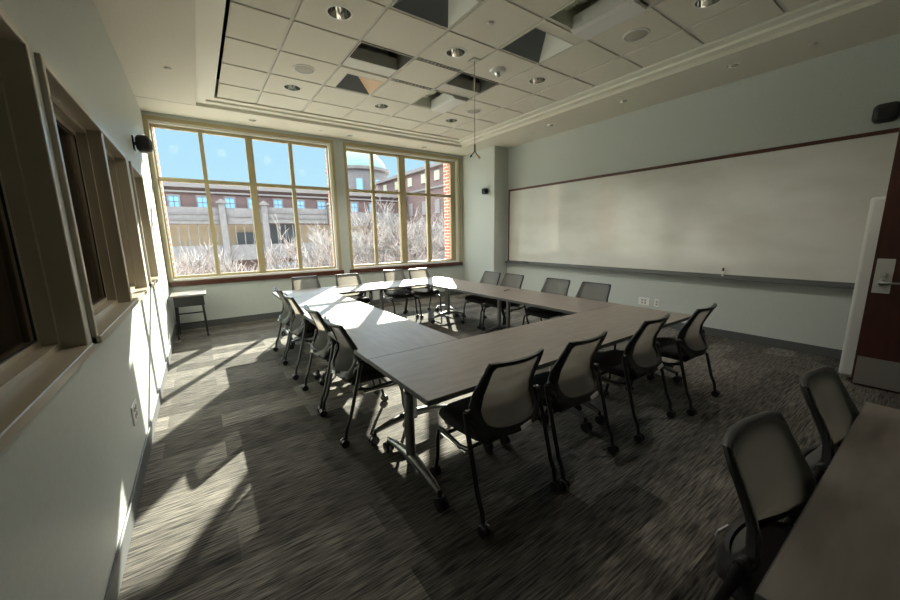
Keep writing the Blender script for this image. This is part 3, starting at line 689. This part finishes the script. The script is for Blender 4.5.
# ------------------------------------------------------------------ outside
GZ = -3.6
B().box((-60, 7.2, GZ-.2), (90, 120, GZ)).done('ground', GROUND, kind=S)
bd = thing('brick_building', 'red brick building with pale concrete parking bands across from the windows', 'building', (0, 40, GZ))
def bp(q, nm, m, par=None, **k):
    r = q.done(nm, m, par or bd, **k)
    for v in r.data.vertices: v.co -= Vector((0, 40, GZ))
    return r
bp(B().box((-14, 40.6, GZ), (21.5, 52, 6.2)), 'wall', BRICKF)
bp(B().box((-14, 40.3, 6.0), (21.9, 41, 6.35)).box((-14, 40.4, 5.55), (21.9, 41, 5.7)), 'cornice', STONE)
for x in (-3.9, -1.25, .85, 3.0, 4.9, 7.2, 9.35, 11.5, 15.2, 17.4, -6.1):
    f_ = bp(B().box((x-.48, 40.5, 4.1), (x+.48, 40.62, 4.25)).box((x-.48, 40.5, 5.2), (x+.48, 40.62, 5.35)).box((x-.48, 40.5, 4.25), (x-.36, 40.62, 5.2)).box((x+.36, 40.5, 4.25), (x+.48, 40.62, 5.2)).box((x-.03, 40.54, 4.25), (x+.03, 40.6, 5.2)).box((x-.36, 40.54, 4.7), (x+.36, 40.6, 4.76)), 'window', STONE)
    bp(B().box((x-.36, 40.56, 4.25), (x+.36, 40.59, 5.2)), 'pane', BLUEG, f_)
bp(B().box((-8, 39.2, 2.75), (1.95, 39.6, 4.2)).box((-8, 39.12, 3.6), (1.95, 39.2, 3.65)).box((-8, 39.12, 3.1), (1.95, 39.2, 3.15)), 'concrete_band', CONC)
bp(B().box((2.5, 39.2, 2.75), (5.4, 39.6, 4.2)).box((2.5, 39.12, 3.4), (5.4, 39.2, 3.45)), 'concrete_band', CONC)
bp(B().box((5.9, 39.2, 2.85), (11.7, 39.6, 4.35)).box((5.9, 39.12, 3.8), (11.7, 39.2, 3.85)).box((5.9, 39.12, 3.3), (11.7, 39.2, 3.35)), 'concrete_band', CONC)
bp(B().box((5.9, 39.2, -.6), (11.7, 39.6, .85)).box((5.9, 39.12, .1), (11.7, 39.2, .15)).box((-8, 39.2, -.6), (5.4, 39.6, .85)), 'concrete_band', CONC)
bp(B().box((12.3, 39.2, 2.6), (21, 39.6, 4.1)).box((12.3, 39.2, -.6), (21, 39.6, .7)), 'concrete_band', CONC)
for x, zt in ((2.2, 4.6), (5.65, 4.55), (12.0, 4.7)):
    p_ = bp(B().box((x-.25, 38.9, GZ), (x+.25, 39.4, zt)), 'pillar', CONC)
    bp(B().box((x-.4, 38.75, zt), (x+.4, 39.55, zt+.12)).prism([(x-.35, 38.8, zt+.12), (x+.35, 38.8, zt+.12), (x, 38.8, zt+.4)], (0, .6, 0)), 'cap', STONE, p_)
bp(B().box((-8, 40.55, .85), (21, 40.61, 2.75)), 'parking_opening', mat('tan interior', (.28, .20, .13), .9))
bp(B().box((5.9, 40.4, .85), (8.6, 40.54, 2.75)).box((3.2, 40.4, .85), (5.2, 40.54, 2.0)), 'dark_bay', mat('dark bay', (.05, .05, .05), .8))
q = B()
for i in range(26): q.box((-7+i*.72, 39.35, .85), (-6.93+i*.72, 39.45, 2.75))
bp(q, 'mullions', CONC)
bp(B().box((6.4, 40.3, -2.1), (11.2, 40.5, -1.0)), 'lower_window', STONE)
q = B()
for i in range(10): q.box((6.6+i*.45, 40.25, -1.95), (6.85+i*.45, 40.3, -1.15))
bp(q, 'lower_panes', BLUEG)
# rotunda
rt_ = thing('rotunda', 'round pale stone rotunda with a green glazed dome behind the brick building', 'building', (22.4, 57.2, GZ))
B().lathe((0, 0, 0), [(4.65, 0), (4.65, 14.9), (5.0, 14.95), (5.0, 15.35), (4.5, 15.4)], 40).done('drum', CONC, rt_, True)
B().lathe((0, 0, 15.4), [(4.5, 0), (4.2, .9), (3.4, 1.9), (2.3, 2.7), (1.1, 3.1), (.01, 3.2)], 32).done('dome', COPR, rt_, True)
for k in range(9):
    a = -PI/2-.35+(k-4)*.62
    q = B(); q.box((-.65, -.08, 11.7), (.65, .08, 13.8)); f_ = q.done('window', STONE, rt_); f_.location = (4.65*math.cos(a), 4.65*math.sin(a), 0); f_.rotation_euler = (0, 0, a+PI/2)
    q = B(); q.box((-.42, -.13, 11.95), (.42, -.07, 13.5)); q.done('pane', BLUEG, f_)
# wing
wg = thing('brick_wing', 'long brick wing running towards us at the right, with small cream windows', 'building', (22, 38, GZ))
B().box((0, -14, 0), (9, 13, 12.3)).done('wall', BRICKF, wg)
B().box((-.3, -14.2, 12.3), (9, 13, 12.65)).box((-.15, -14, 10.1), (0, 13, 10.3)).done('cornice', STONE, wg)
for y in (-9, -4.5, -1.7, 1.5, 5, 8.5):
    f_ = B().box((-.1, y-.5, 10.9), (.02, y+.5, 11.9)).done('window', mat('cream blind', (.30, .28, .20), .7), wg)
    B().box((-.1, y-.45, 7.4), (.02, y+.45, 8.9)).done('window', STONE, wg)
# hills of bare trees
def tree_mesh(seed, h, spread, ntw):
    R = random.Random(seed); q = B()
    def grow(p, d, l, r, lev):
        pts = [p]; dd = d.copy()
        for i in range(3):
            dd = (dd+Vector((R.uniform(-.25, .25), R.uniform(-.25, .25), R.uniform(-.08, .15)))).normalized(); pts.append(pts[-1]+dd*l/3)
        q.tube(pts, [r, r*.85, r*.7, r*.5], 3, False)
        if lev == 0: return
        for k in range(ntw if lev > 1 else ntw+1):
            t = R.uniform(.3, 1); i = min(2, int(t*3)); pp = pts[i].lerp(pts[i+1], t*3-i)
            nd = (dd+Vector((R.uniform(-1, 1), R.uniform(-1, 1), R.uniform(-.35, .7)))*spread).normalized()
            grow(pp, nd, l*R.uniform(.55, .8), max(r*.5, .0105), lev-1)
    for k in range(4): grow(Vector((R.uniform(-.2, .2), R.uniform(-.2, .2), 0)), Vector((R.uniform(-.5, .5), R.uniform(-.5, .5), 1)).normalized(), h*.42, .045, 4)
    return q
tm = []
for s_ in range(3):
    o = tree_mesh(20+s_, 5.0, .85, 6).done('bare_tree', TWIG); tm.append(o)
tspots = [(.2, 13.5, 5.8, 0, 'at the left edge of the left window'), (2.2, 14.5, 5.5, 1, 'behind the second pane of the left window'), (3.6, 15.5, 4.9, 2, 'behind the third pane of the left window'), (-1.0, 20, 5.0, 0, 'left of the window corner'),
          (6.3, 15, 6.6, 1, 'at the left of the right window'), (8.2, 14.5, 6.9, 0, 'in the middle of the right window'), (10.3, 15.5, 7.0, 2, 'at the right of the right window'), (9.2, 19, 7.4, 1, 'behind the middle of the right window'), (12.6, 18, 7.8, 0, 'beside the brick reveal'), (7.0, 20, 6.6, 2, 'deep behind the left of the right window')]
for i, (x, y, h_, k, t_) in enumerate(tspots):
    o = tm[i] if i < 3 else tm[k].copy()
    if i >= 3: C.objects.link(o)
    o.data = tm[k].data if i >= 3 else o.data
    o.location = (x, y, GZ); s_ = h_/5.6; o.scale = (s_, s_, s_); o.rotation_euler = (0, 0, i*1.3)
    tag(o, 'bare twiggy tree outside, '+t_, 'tree', 'bare trees outside the windows')
